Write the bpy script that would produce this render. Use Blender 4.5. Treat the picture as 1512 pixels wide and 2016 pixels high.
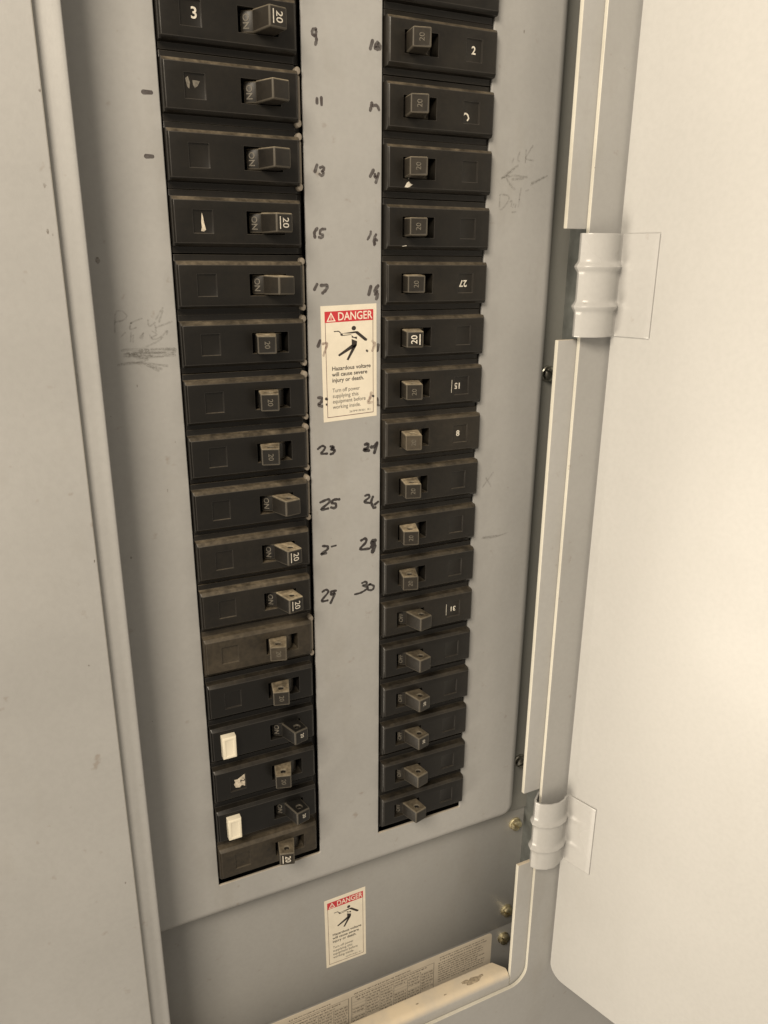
import bpy, bmesh, math, random
from mathutils import Matrix, Vector
random.seed(7)
R = math.radians
scn = bpy.context.scene
COL = scn.collection
for o in list(bpy.data.objects):
    bpy.data.objects.remove(o)

# ------------------------------------------------------------------ camera
F = 1514.0                                   # focal length in photo pixels (photo 1512 x 2016)
CX, CY, CZ = 0.0, -342.9157, -100.448        # millimetres; x right, y into the panel, z up
RM = ((0.90346623, -0.42860738, 0.00666989),
      (-0.1278492, -0.2842812, -0.95017829),
      (0.40914955, 0.85760126, -0.31163558))
cam = bpy.data.cameras.new('camera')
cam.sensor_fit = 'HORIZONTAL'; cam.sensor_width = 36.0; cam.lens = 36.0 * F / 1512.0
cam.clip_start = 0.01; cam.clip_end = 20
camo = bpy.data.objects.new('camera', cam); COL.objects.link(camo)
rx, ry, rz = (Vector(r) for r in RM)
m3 = Matrix((rx, -ry, -rz)).transposed()
camo.matrix_world = Matrix.Translation((CX / 1000, CY / 1000, CZ / 1000)) @ m3.to_4x4()
scn.camera = camo
scn.render.resolution_x = 768; scn.render.resolution_y = 1024

# ------------------------------------------------------------------ light
w = bpy.data.worlds.new('World'); scn.world = w; w.use_nodes = True
bg = w.node_tree.nodes['Background']
bg.inputs[0].default_value = (1.0, 0.88, 0.72, 1); bg.inputs[1].default_value = 0.40
def area(name, loc, target, size, power, colr):
    l = bpy.data.lights.new(name, 'AREA'); l.shape = 'RECTANGLE'
    l.size, l.size_y = size; l.energy = power; l.color = colr
    o = bpy.data.objects.new(name, l); COL.objects.link(o)
    o.location = loc
    o.rotation_euler = (Vector(target) - Vector(loc)).to_track_quat('-Z', 'Y').to_euler()
    return o
area('ceiling_lamp', (-0.46, -0.66, 0.46), (0.14, 0, -0.2), (0.42, 0.42), 14.6, (1.0, 0.872, 0.70))
area('left_fill', (-2.4, -0.36, -1.5), (0.28, -0.1, -0.4), (1.2, 1.4), 88, (1.0, 0.882, 0.715))  # unseen broad fill, added at the left to light the door and edges
vs = scn.view_settings
vs.view_transform = 'Standard'; vs.look = 'None'; vs.exposure = 0.0; vs.gamma = 1.0
scn.render.engine = 'CYCLES'

# ------------------------------------------------------------------ helpers
def ray(u, v):
    a, b = (u - 756) / F, (v - 1008) / F
    return tuple(RM[0][i] * a + RM[1][i] * b + RM[2][i] for i in range(3))
def on_y(u, v, y):                            # photo pixel -> point on the plane y (mm)
    d = ray(u, v); t = (y - CY) / d[1]
    return (CX + t * d[0], CZ + t * d[2])
dg = None
def link(name, mesh, mat=None, parent=None, loc=None, rot=None):
    o = bpy.data.objects.new(name, mesh); COL.objects.link(o)
    if mat is not None and not mesh.materials: mesh.materials.append(mat)
    if parent: o.parent = parent
    if loc: o.location = tuple(c / 1000 for c in loc)
    if rot: o.rotation_euler = rot
    return o
def bm_mesh(bm, name, smooth=False, recalc=True):
    if recalc: bmesh.ops.recalc_face_normals(bm, faces=bm.faces)
    for v in bm.verts: v.co *= 0.001
    me = bpy.data.meshes.new(name)
    for f in bm.faces: f.smooth = smooth
    bm.to_mesh(me); bm.free()
    return me
def bevelled(me, width, seg=2, angle=35, solid=None, smooth=True, bevmat=None):
    o = bpy.data.objects.new('tmp', me); COL.objects.link(o)
    if solid:
        s = o.modifiers.new('s', 'SOLIDIFY'); s.thickness = solid / 1000; s.offset = -1
    if width:
        b = o.modifiers.new('b', 'BEVEL'); b.width = width / 1000; b.segments = seg
        b.limit_method = 'ANGLE'; b.angle_limit = R(angle)
        if bevmat is not None: b.material = bevmat
    d = bpy.context.evaluated_depsgraph_get()
    new = bpy.data.meshes.new_from_object(o.evaluated_get(d))
    bpy.data.objects.remove(o)
    if smooth:
        new.shade_smooth() if hasattr(new, 'shade_smooth') else None
        new.set_sharp_from_angle(angle=R(32))
    return new
def box(bm, x0, x1, y0, y1, z0, z1):
    vs_ = [bm.verts.new((x, y, z)) for x in (x0, x1) for y in (y0, y1) for z in (z0, z1)]
    for f in ((0, 1, 3, 2), (4, 6, 7, 5), (0, 4, 5, 1), (2, 3, 7, 6), (0, 2, 6, 4), (1, 5, 7, 3)):
        bm.faces.new([vs_[i] for i in f])
def prism(bm, pts, axis, a0, a1):             # closed outline extruded along an axis (0 x, 1 y, 2 z)
    def mk(p, a):
        c = [p[0], p[1]]; c.insert(axis, a); return bm.verts.new(c)
    A = [mk(p, a0) for p in pts]; B = [mk(p, a1) for p in pts]
    n = len(pts)
    for i in range(n): bm.faces.new((A[i], A[(i + 1) % n], B[(i + 1) % n], B[i]))
    bm.faces.new(A); bm.faces.new(B[::-1])
def rrect(x0, x1, z0, z1, r, n=8, corners=(1, 1, 1, 1)):   # corners: bl br tr tl
    P = []
    for k, (cx, cz, a0) in enumerate(((x0, z0, 180), (x1, z0, 270), (x1, z1, 0), (x0, z1, 90))):
        if not corners[k]: P.append((cx, cz)); continue
        ox = cx + (r if k in (0, 3) else -r); oz = cz + (r if k in (0, 1) else -r)
        for i in range(n + 1):
            a = R(a0 + 90 * i / n); P.append((ox + r * math.cos(a), oz + r * math.sin(a)))
    return P
def text_mesh(s, size, bold=0.0, align='CENTER', xs=1.0):
    c = bpy.data.curves.new('t', 'FONT'); c.body = s; c.size = size / 1000
    c.align_x = align; c.align_y = 'CENTER'; c.offset = bold / 1000; c.resolution_u = 3
    c.space_character = 1.0
    o = bpy.data.objects.new('t', c); COL.objects.link(o)
    bpy.context.view_layer.update()
    d = bpy.context.evaluated_depsgraph_get()
    me = bpy.data.meshes.new_from_object(o.evaluated_get(d))
    bpy.data.objects.remove(o); bpy.data.curves.remove(c)
    me.materials.clear()
    me.transform(Matrix.Diagonal((xs, 1, 1, 1)))
    return me
XZ = Matrix.Rotation(R(90), 4, 'X')           # text plane -> facing the viewer (-y)
def ribbon(bm, pts, width, y):                # smooth pen stroke in the xz plane, round ends
    if len(pts) > 2:
        q = [pts[0]] + list(pts) + [pts[-1]]; out = []
        for i in range(1, len(q) - 2):
            for k in range(5):
                t = k / 5
                out.append(tuple(0.5 * (2 * q[i][j] + (q[i + 1][j] - q[i - 1][j]) * t +
                    (2 * q[i - 1][j] - 5 * q[i][j] + 4 * q[i + 1][j] - q[i + 2][j]) * t * t +
                    (3 * q[i][j] - q[i - 1][j] - 3 * q[i + 1][j] + q[i + 2][j]) * t ** 3) for j in (0, 1)))
        out.append(pts[-1]); pts = out
    n = len(pts); h = width / 2; Lf = []; Rt = []
    tang = []
    for i in range(n):
        a = pts[max(0, i - 1)]; b = pts[min(n - 1, i + 1)]
        dx, dz = b[0] - a[0], b[1] - a[1]; l = math.hypot(dx, dz) or 1
        tang.append((dx / l, dz / l))
    for i in range(n):
        k = h * (1 + 0.14 * math.sin(i * 1.7 + pts[0][0]))
        tx, tz = tang[i]
        Lf.append((pts[i][0] - tz * k, pts[i][1] + tx * k)); Rt.append((pts[i][0] + tz * k, pts[i][1] - tx * k))
    def cap(c, t, s):
        a0 = math.atan2(t[1], t[0])
        return [(c[0] + h * math.cos(a0 + s * R(a)), c[1] + h * math.sin(a0 + s * R(a))) for a in (60, 20, -20, -60)]
    V = lambda p: bm.verts.new((p[0], y, p[1]))
    vl = [V(p) for p in Lf]; vr = [V(p) for p in Rt]
    for i in range(n - 1): bm.faces.new((vl[i], vl[i + 1], vr[i + 1], vr[i]))
    e = [V(p) for p in cap(pts[-1], tang[-1], 1)]
    bm.faces.new([vl[-1]] + e + [vr[-1]])
    t0 = (-tang[0][0], -tang[0][1])
    e = [V(p) for p in cap(pts[0], t0, 1)]
    bm.faces.new([vr[0]] + e + [vl[0]])

# ------------------------------------------------------------------ materials
def new_mat(name):
    m = bpy.data.materials.new(name); m.use_nodes = True
    nt = m.node_tree; b = nt.nodes['Principled BSDF']
    return m, nt, b
def node(nt, t, **kw):
    n = nt.nodes.new(t)
    for k, v in kw.items():
        if hasattr(n, k): setattr(n, k, v)
        else: n.inputs[k.replace('_', ' ')].default_value = v
    return n
def ramp(nt, src, p0, p1, c0=(0, 0, 0, 1), c1=(1, 1, 1, 1)):
    r = nt.nodes.new('ShaderNodeValToRGB')
    r.color_ramp.elements[0].position = p0; r.color_ramp.elements[1].position = p1
    r.color_ramp.elements[0].color = c0; r.color_ramp.elements[1].color = c1
    nt.links.new(src, r.inputs[0]); return r.outputs[0]
def mixc(nt, fac, a, b):
    m = nt.nodes.new('ShaderNodeMix'); m.data_type = 'RGBA'
    for s, v in ((m.inputs[0], fac), (m.inputs[6], a), (m.inputs[7], b)):
        if hasattr(v, 'is_linked'): nt.links.new(v, s)
        else: s.default_value = v
    return m.outputs[2]
def math_n(nt, op, a, b=None):
    m = nt.nodes.new('ShaderNodeMath'); m.operation = op
    for s, v in ((m.inputs[0], a), (m.inputs[1], b)):
        if v is None: continue
        if hasattr(v, 'is_linked'): nt.links.new(v, s)
        else: s.default_value = v
    return m.outputs[0]
def coords(nt, scale=(1, 1, 1)):
    t = nt.nodes.new('ShaderNodeTexCoord'); mp = nt.nodes.new('ShaderNodeMapping')
    mp.inputs['Scale'].default_value = scale
    nt.links.new(t.outputs['Object'], mp.inputs[0]); return mp.outputs[0]
def noise(nt, vec, scale, detail=3, rough=0.55):
    n = nt.nodes.new('ShaderNodeTexNoise'); n.inputs['Scale'].default_value = scale
    n.inputs['Detail'].default_value = detail; n.inputs['Roughness'].default_value = rough
    nt.links.new(vec, n.inputs['Vector']); return n.outputs[0]
def upness(nt, lo=0.15, hi=0.75):             # how far the surface faces up, where dust settles
    g = nt.nodes.new('ShaderNodeNewGeometry'); s = nt.nodes.new('ShaderNodeSeparateXYZ')
    nt.links.new(g.outputs['Normal'], s.inputs[0])
    mr = nt.nodes.new('ShaderNodeMapRange'); mr.inputs[1].default_value = lo; mr.inputs[2].default_value = hi
    nt.links.new(s.outputs[2], mr.inputs[0]); return mr.outputs[0]
def bump(nt, b, h, strength=0.1, dist=0.0002):
    n = nt.nodes.new('ShaderNodeBump'); n.inputs['Strength'].default_value = strength
    n.inputs['Distance'].default_value = dist
    nt.links.new(h, n.inputs['Height']); nt.links.new(n.outputs[0], b.inputs['Normal'])

def paint(name, col, rough=0.42, dust=0.0, rust=0.35, smudge=0.10):
    m, nt, b = new_mat(name)
    v = coords(nt)
    big = noise(nt, v, 9, 4); fine = noise(nt, v, 900, 2); sp = noise(nt, v, 130, 3, 0.6)
    c = mixc(nt, ramp(nt, big, 0.32, 0.72), tuple(x * (1 - smudge) for x in col) + (1,), tuple(min(1, x * (1 + smudge * .4)) for x in col) + (1,))
    c = mixc(nt, math_n(nt, 'MULTIPLY', ramp(nt, sp, 0.68, 0.78), rust), c, (0.16, 0.10, 0.05, 1))
    gr = noise(nt, v, 420, 2, 0.5)
    c = mixc(nt, math_n(nt, 'MULTIPLY', ramp(nt, gr, 0.35, 0.75), 0.10), c, tuple(x * .55 for x in col) + (1,))
    sm = noise(nt, coords(nt, (1, 1, .35)), 26, 5, 0.65)
    c = mixc(nt, math_n(nt, 'MULTIPLY', ramp(nt, sm, 0.55, 0.80), 0.22 * (smudge / .1)), c, (0.20, 0.17, 0.12, 1))
    if dust:
        d = math_n(nt, 'MULTIPLY', upness(nt), ramp(nt, noise(nt, v, 60, 4), 0.25, 0.6, (.55, .55, .55, 1)))
        c = mixc(nt, math_n(nt, 'MULTIPLY', d, dust), c, (0.68, 0.575, 0.42, 1))
    nt.links.new(c, b.inputs['Base Color'])
    rr = ramp(nt, big, 0.3, 0.7, (rough - .06,) * 3 + (1,), (rough + .08,) * 3 + (1,))
    nt.links.new(rr, b.inputs['Roughness'])
    b.inputs['Specular IOR Level'].default_value = 0.45
    bump(nt, b, fine, 0.22, 0.00012)
    return m
M = {}
M['trim'] = paint('trim_paint', (0.370, 0.366, 0.355), 0.40, dust=0.7)
M['pan'] = paint('dead_front_paint', (0.370, 0.366, 0.355), 0.42, dust=0.5)
M['low'] = paint('gutter_paint', (0.315, 0.312, 0.302), 0.45, dust=0.4)
M['door'] = paint('door_paint', (0.430, 0.426, 0.413), 0.40, rust=0.03, smudge=0.03)
M['hinge'] = paint('hinge_paint', (0.43, 0.425, 0.413), 0.27, rust=0.25, smudge=0.08)
M['edge'] = paint('bare_sheet_edge', (0.60, 0.575, 0.50), 0.45, rust=0.5, smudge=.2)
M['flange'] = paint('shaded_flange_paint', (0.20, 0.20, 0.185), 0.5)  # darker than the pan: shade of the recess put into the flange colour
M['shelf'] = paint('dusty_paint', (0.42, 0.41, 0.39), 0.55, dust=1.0, rust=0.6)

def plastic(name, col, rough=0.42, dustcol=(0.235, 0.19, 0.13)):
    # obj.color: r = dust settled on top, g = dust film on the face, b = hue of the film
    m, nt, b = new_mat(name)
    v = coords(nt); oi = nt.nodes.new('ShaderNodeObjectInfo')
    sc = nt.nodes.new('ShaderNodeSeparateColor'); nt.links.new(oi.outputs['Color'], sc.inputs[0])
    ov = nt.nodes.new('ShaderNodeVectorMath'); ov.operation = 'ADD'
    nt.links.new(v, ov.inputs[0]); nt.links.new(oi.outputs['Location'], ov.inputs[1])
    n0 = noise(nt, ov.outputs[0], 45, 6, 0.7)
    n1 = noise(nt, ov.outputs[0], 110, 5, 0.65); n2 = noise(nt, ov.outputs[0], 420, 3); n3 = noise(nt, ov.outputs[0], 1500, 2)
    film = math_n(nt, 'MULTIPLY', math_n(nt, 'ADD', math_n(nt, 'MULTIPLY', ramp(nt, n0, 0.2, 0.8), 0.8), math_n(nt, 'MULTIPLY', ramp(nt, n2, 0.3, 0.8), 0.3)), sc.outputs[1])
    c = mixc(nt, film, col + (1,), (0.130, 0.103, 0.068, 1))
    patch = math_n(nt, 'MULTIPLY', ramp(nt, n1, 0.30, 0.66, (.18, .18, .18, 1)), ramp(nt, n2, 0.25, 0.65, (.45, .45, .45, 1)))
    top = math_n(nt, 'MULTIPLY', math_n(nt, 'MULTIPLY', upness(nt, 0.25, 0.85), patch), sc.outputs[0])
    c = mixc(nt, top, c, dustcol + (1,))
    nt.links.new(c, b.inputs['Base Color'])
    r = math_n(nt, 'ADD', rough, math_n(nt, 'MULTIPLY', math_n(nt, 'ADD', film, top), 0.45))
    nt.links.new(r, b.inputs['Roughness'])
    b.inputs['Specular IOR Level'].default_value = 0.33
    bump(nt, b, n3, 0.12, 0.0001)
    return m
M['black'] = plastic('breaker_plastic', (0.0062, 0.0060, 0.0057), 0.33)
M['handle'] = plastic('handle_plastic', (0.0105, 0.0098, 0.0090), 0.40, (0.50, 0.405, 0.27))
M['black_edge'] = plastic('breaker_worn_lit_edge', (0.030, 0.028, 0.026), 0.33, (0.17, 0.14, 0.10))  # paler bevels: some wear, plus the edge highlight put into the colour
M['handle_edge'] = plastic('handle_worn_edge', (0.060, 0.053, 0.042), 0.5, (0.50, 0.42, 0.29))
M['button'] = plastic('white_plastic', (0.78, 0.72, 0.58), 0.35)
M['clip'] = plastic('clip_plastic', (0.30, 0.265, 0.22), 0.6)

def simple(name, col, rough=0.6, metal=0.0, var=0.12, scale=200):
    m, nt, b = new_mat(name)
    n = noise(nt, coords(nt), scale, 3)
    c = mixc(nt, ramp(nt, n, 0.3, 0.7), tuple(x * (1 - var) for x in col) + (1,), tuple(min(1, x * (1 + var)) for x in col) + (1,))
    nt.links.new(c, b.inputs['Base Color'])
    b.inputs['Roughness'].default_value = rough; b.inputs['Metallic'].default_value = metal
    return m
M['white_ink'] = simple('white_print', (0.60, 0.56, 0.48), 0.6, var=0.2, scale=900)
M['emboss'] = simple('moulded_figures', (0.10, 0.088, 0.068), 0.7, var=0.5, scale=900)
M['worn_ink'] = simple('dusty_emboss', (0.125, 0.112, 0.09), 0.7, var=0.4, scale=900)
M['paper'] = simple('label_vinyl', (0.74, 0.68, 0.56), 0.45, var=0.04)
M['paper_old'] = simple('aged_label', (0.72, 0.64, 0.52), 0.6, var=0.07, scale=60)
M['torn'] = simple('torn_paper', (0.50, 0.44, 0.35), 0.9, var=0.35, scale=500)
M['red'] = simple('label_red', (0.52, 0.035, 0.045), 0.45, var=0.06)
M['label_white'] = simple('label_white', (0.80, 0.72, 0.60), 0.45, var=0.03)
M['ink'] = simple('label_black', (0.030, 0.024, 0.020), 0.6, var=0.2)
M['maroon'] = simple('label_border', (0.10, 0.03, 0.03), 0.6)
M['old_ink'] = simple('old_print', (0.17, 0.14, 0.11), 0.8, var=0.35, scale=500)
M['zinc'] = simple('zinc_screw', (0.32, 0.31, 0.27), 0.32, 1.0, var=0.3, scale=400)
M['brass'] = simple('yellow_zinc_screw', (0.84, 0.71, 0.47), 0.42, 1.0, var=0.3, scale=400)
M['grit'] = simple('settled_grit', (0.34, 0.28, 0.20), 0.95, var=0.35, scale=700)
M['dark'] = simple('box_interior', (0.05, 0.05, 0.048), 0.7)
M['steel'] = simple('galvanised_steel', (0.20, 0.21, 0.20), 0.5, 0.6, var=0.3, scale=80)

def translucent_ink(name, col, lo, hi, scale=350, base=0.0):
    m, nt, b = new_mat(name)
    b.inputs['Base Color'].default_value = col + (1,); b.inputs['Roughness'].default_value = 0.55
    b.inputs['Specular IOR Level'].default_value = 0.2
    t = nt.nodes.new('ShaderNodeBsdfTransparent'); mx = nt.nodes.new('ShaderNodeMixShader')
    n = noise(nt, coords(nt), scale, 3)
    f = ramp(nt, n, 0.3, 0.7, (lo,) * 3 + (1,), (hi,) * 3 + (1,))
    nt.links.new(f, mx.inputs[0]); nt.links.new(t.outputs[0], mx.inputs[1]); nt.links.new(b.outputs[0], mx.inputs[2])
    nt.links.new(mx.outputs[0], nt.nodes['Material Output'].inputs[0])
    return m
M['marker'] = translucent_ink('marker_ink', (0.045, 0.040, 0.040), 0.62, 1.0)
M['marker_worn'] = translucent_ink('worn_marker_ink', (0.075, 0.062, 0.060), 0.45, 0.85)
M['marker_faint'] = translucent_ink('faint_marker_ink', (0.22, 0.13, 0.11), 0.12, 0.55)
M['stain'] = translucent_ink('rust_stain', (0.10, 0.065, 0.035), 0.08, 0.5, 900)
M['pencil'] = translucent_ink('pencil_graphite', (0.15, 0.14, 0.12), 0.02, 0.26, 800)

# ------------------------------------------------------------------ panel: trim, dead front, gutter covers
panel = bpy.data.objects.new('electrical_panel', None); COL.objects.link(panel)
panel['label'] = 'grey painted steel electrical panel with hinged door open and two rows of black breakers'
panel['category'] = 'electrical panel'

YT = -20.5          # trim front
OX0, OX1, OZ0, OZ1 = 20.7, 265.2, -574.8, 130.0
YP = 4.0            # dead front
YG = 16.0           # gutter level

def fill_with_holes(bm, loops, y):
    edges = []; keep = []
    for L in loops:
        vv = [bm.verts.new((p[0], y, p[1])) for p in L]; keep.append(vv)
        for i in range(len(vv)): edges.append(bm.edges.new((vv[i], vv[(i + 1) % len(vv)])))
    bmesh.ops.triangle_fill(bm, use_beauty=True, use_dissolve=False, edges=edges, normal=(0, -1, 0))
    return keep
bm = bmesh.new()
fill_with_holes(bm, [[(-260, -760), (560, -760), (560, 230), (-260, 230)], rrect(OX0, OX1, OZ0, OZ1, 13, 8)], YT)
for f in bm.faces:
    f.normal_update()
    if f.normal.y > 0: f.normal_flip()
trim = link('trim_frame', bevelled(bm_mesh(bm, 'trim_frame', recalc=False), 0.45, 3, 60, solid=2.4, smooth=False), M['trim'], panel)
trim['label'] = 'flat outer steel cover frame around the breaker opening'

def edge_faces(o, mat, test):
    o.data.materials.append(mat); k = len(o.data.materials) - 1
    for p in o.data.polygons:
        if test(p): p.material_index = k
edge_faces(trim, M['edge'], lambda p: p.normal.y > -0.75)
# stop strips behind the trim that the door closes against
YS = -17.8
def strip_profile(x_edge, s):                  # section in x,y; s=+1: free edge towards +x, rolled back slightly
    P = [(x_edge - s * 30, YS), (x_edge - s * 8.0, YS)]
    for i in range(1, 9):                       # sweeps forward towards its free edge
        t = i / 8; P.append((x_edge - s * 8.0 + s * 7.4 * t, YS - .75 * t * t * (3 - 2 * t)))
    P += [(x_edge - s * .25, YS - .6), (x_edge, YS - .2)]
    back = [(p[0], p[1] + 1.5) for p in P][::-1]
    return P + back
bm = bmesh.new(); prism(bm, strip_profile(30.3, 1), 2, -640, 150)
link('stop_strip', bevelled(bm_mesh(bm, 'stop_strip'), 0.3, 2, 60), M['trim'], panel)
HZ = ((-87.3, -137.4), (-423.4, -473.6))        # hinges: top and bottom
segs = ((150, HZ[0][0] + 2.6), (HZ[0][1] - 3.4, HZ[1][0] - 14.2), (HZ[1][1] - 24.0, -640))
segs = ((150, -85.3), (-139.1, -417.7), (-473.6, -640))
for a, b_ in segs:
    bm = bmesh.new()
    prism(bm, [(300, YS), (253.6, YS), (253.2, YS + 2.4), (300, YS + 2.4)], 2, b_, a)
    o = link('stop_strip', bevelled(bm_mesh(bm, 'stop_strip'), 0.4, 2, 40), M['trim'], panel)
    edge_faces(o, M['edge'], lambda p: p.normal.x < -0.45)
# bottom lip: front face, bend, dusty shelf, turned-down back edge
ZS = -564.6
P = [(-17.9, -640), (-17.9, ZS - 5)]
for i in range(1, 8):
    a = R(90 * i / 7); P.append((-17.9 + 5 * (1 - math.cos(a)), ZS - 5 + 5 * math.sin(a)))
P += [(-5.5, ZS), (-4.6, ZS - .5), (-4.4, ZS - 12), (-5.9, ZS - 12), (-5.9, ZS - 1.6), (-12.9, ZS - 1.6), (-16.3, ZS - 5), (-16.3, -640)]
bm = bmesh.new(); prism(bm, P, 0, 34, 252.8)
for v in bm.verts:
    if v.co.x > 200 and v.co.y > -9: v.co.x -= (v.co.y + 9) * 1.7
link('bottom_lip', bevelled(bm_mesh(bm, 'bottom_lip'), 0, 1, 60), M['shelf'], panel)

# dead front: raised pan with two long breaker windows
WL = (65.6, 125.6); WR = (163.2, 220.4); WZ = (-432.0, 30.0)
PX0, PX1, PZ0, PZ1 = 22.5, 264.2, -453.4, 112.0
bm = bmesh.new()
rings = []
prof = [(0, YP)]
for i in range(1, 13):
    a = R(7.5 * i); prof.append((6 * math.sin(a) - 3.0 * 0, YP + 6 * (1 - math.cos(a))))
inset = 6.0
for j, (off, y) in enumerate(prof):
    e = off - inset
    L = rrect(PX0 - e - inset * 0 - 0, PX1 + e, PZ0 - e, PZ1 + e, max(3.0, 9 + e), 5)
    rings.append(L)
loops = [rings[0], rrect(WL[0], WL[1], *WZ, 1.0, 2), rrect(WR[0], WR[1], *WZ, 1.0, 2)]
kept = fill_with_holes(bm, loops, YP)
prev = kept[0]
def add_ring(L, y):
    global prev
    cur = [bm.verts.new((p[0], y, p[1])) for p in L]
    n = len(cur)
    for i in range(n): bm.faces.new((prev[i], prev[(i + 1) % n], cur[(i + 1) % n], cur[i]))
    prev = cur
for (off, y), L in list(zip(prof, rings))[1:]: add_ring(L, y)
add_ring(rings[-1], YG - 1.5)
flange = [(max(PX0 - 26, min(PX1 + 26, p[0] + (26 if p[0] > 140 else -26))), min(PZ1 + 20, max(-460.2, p[1] + (20 if p[1] > -100 else -20)))) for p in rings[-1]]
add_ring(flange, YG - 1.5)
bmesh.ops.recalc_face_normals(bm, faces=bm.faces)
ff = max(bm.faces, key=lambda f: f.calc_area())
ff.normal_update()
if ff.normal.y > 0: bmesh.ops.reverse_faces(bm, faces=bm.faces)
dead = link('dead_front', bevelled(bm_mesh(bm, 'dead_front', recalc=False), 0.55, 3, 55, solid=1.5, smooth=False), M['pan'], panel)
edge_faces(dead, M['flange'], lambda p: p.center.y * 1000 > YG - 2.4)
dead['label'] = 'raised grey dead front sheet with handwritten numbers between the breaker rows'

bm = bmesh.new(); box(bm, -5, 290, YG, YG + 1.5, -562.5, -460.6)
lower = link('gutter_cover', bevelled(bm_mesh(bm, 'gutter_cover'), 0.3, 2), M['low'], panel)
bm = bmesh.new(); box(bm, -5, 290, YG + 1.2, YG + 2.6, -660, -563.2)
link('label_plate', bevelled(bm_mesh(bm, 'label_plate'), 0.2, 1), M['low'], panel)
bm = bmesh.new()
box(bm, -20, 320, 48, 50, -680, 170)                      # back of the box
box(bm, -22, -20, -16, 50, -680, 170); box(bm, 320, 322, -16, 50, -680, 170)
box(bm, -22, 322, -16, 50, 170, 172); box(bm, -22, 322, -16, 50, -682, -680)
link('back_box', bm_mesh(bm, 'back_box'), M['dark'], panel)
bm = bmesh.new(); box(bm, 281, 283, -12, 48, -560, 150)
link('box_flange', bevelled(bm_mesh(bm, 'box_flange'), 0.3, 1), M['steel'], panel)

# screws holding dead front and gutter covers
def screw(loc, mat, ang, r=4.1):
    bm = bmesh.new()
    n = 20
    def ring(rad, y): return [bm.verts.new((rad * math.cos(2 * math.pi * i / n), y, rad * math.sin(2 * math.pi * i / n))) for i in range(n)]
    L = [ring(r * 1.12, 0), ring(r * 1.12, -0.8), ring(r * .98, -1.3), ring(r * .98, -2.6)]
    for a, b_ in zip(L, L[1:]):
        for i in range(n): bm.faces.new((a[i], a[(i + 1) % n], b_[(i + 1) % n], b_[i]))
    bm.faces.new(L[-1])
    for s in (0, 1):                                      # two half domes leave the slot between them
        half = []
        for rad, y in ((r * .98, -2.6), (r * .95, -3.5), (r * .72, -4.2), (r * .3, -4.5)):
            row = []
            for i in range(11):
                a = math.pi * i / 10 + s * math.pi
                x, z = rad * math.cos(a), rad * math.sin(a)
                g = 0.62
                z = max(z, g) if s == 0 else min(z, -g)
                row.append(bm.verts.new((x, y, z)))
            half.append(row)
        for a, b_ in zip(half, half[1:]):
            for i in range(10): bm.faces.new((a[i], a[i + 1], b_[i + 1], b_[i]))
        bm.faces.new(half[-1])
        bm.faces.new([h[0] for h in half] + [h[-1] for h in half][::-1])
    bmesh.ops.rotate(bm, verts=bm.verts, cent=(0, 0, 0), matrix=Matrix.Rotation(R(ang), 3, 'Y'))
    bmesh.ops.remove_doubles(bm, verts=bm.verts, dist=0.01)
    me = bm_mesh(bm, 'screw'); me.shade_smooth(); me.set_sharp_from_angle(angle=R(40))
    return link('screw', me, mat, panel, loc)
screw((272.8, YG - 1.5, -161.2), M['zinc'], 35)
screw((272.8, YG - 1.5, -419.8), M['zinc'], -20)
screw((273.6, YG, -472.6), M['brass'], 40)
screw((271.4, YG, -548.0), M['brass'], 30)
screw((271.4, YG + 1.2, -575.0), M['brass'], 48)

# chips and stains on the painted sheet (photo pixel, plane, size mm)
rc = random.Random(5)
def chip(u, v, y, sx, sz, parent, mat):
    x, z = on_y(u, v, y); n = 11; bm = bmesh.new()
    pts = [(x + sx * rc.uniform(.45, 1) * math.cos(2 * math.pi * i / n), z + sz * rc.uniform(.45, 1) * math.sin(2 * math.pi * i / n)) for i in range(n)]
    bm.faces.new([bm.verts.new((a, y - .02, b_)) for a, b_ in pts])
    link('paint_chip', bm_mesh(bm, 'paint_chip'), mat, parent)
for u, v, sx, sz in ((78, 178, .5, .7), (88, 365, .7, 1.0), (94, 455, .6, 1.2), (104, 462, .3, .5), (175, 1310, .5, .6), (186, 1105, .4, .8), (247, 1738, .5, .8)):
    chip(u, v, YT, sx, sz, trim, M['stain'])
for u, v, sx, sz in ((192, 512, 1.2, 1.6), (258, 1098, .5, .8), (330, 965, .3, 1.2), (1032, 62, .4, 1.4), (218, 820, .4, .3), (270, 760, .3, .9), (345, 870, .3, .7), (300, 1420, .4, .3), (1000, 960, .3, .6), (690, 1390, .3, .5), (652, 1060, .2, .4), (720, 1300, .25, .2)):
    chip(u, v, YP, sx, sz, dead, M['stain'])
for u, v, sx, sz in ((1190, 22, .5, .4), (1171, 330, .4, .4)):
    chip(u, v, YT, sx, sz, trim, M['stain'])

# door, swung open about 108 degrees
DA = R(72); dc, ds = math.cos(DA), math.sin(DA)
door_o = (283.4, -21.0)
bm = bmesh.new()
L = rrect(1.2, 246, -575.2, 129, 11, 8)
A = [bm.verts.new((s, 0, z)) for s, z in L]; B = [bm.verts.new((s, 1.9, z)) for s, z in L]
n = len(L)
for i in range(n): bm.faces.new((A[i], A[(i + 1) % n], B[(i + 1) % n], B[i]))
bm.faces.new(A); bm.faces.new(B[::-1])
def to_door(bm):                                          # local s, depth behind the inner face, z -> world
    for v in bm.verts:
        s, d, z = v.co
        v.co = (door_o[0] + s * dc + d * ds, door_o[1] - s * ds + d * dc, z)
to_door(bm)
door = link('door', bevelled(bm_mesh(bm, 'door'), 0.5, 2, 40), M['door'], panel)
door['label'] = 'pale flat steel door swung open on its hinges'

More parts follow.
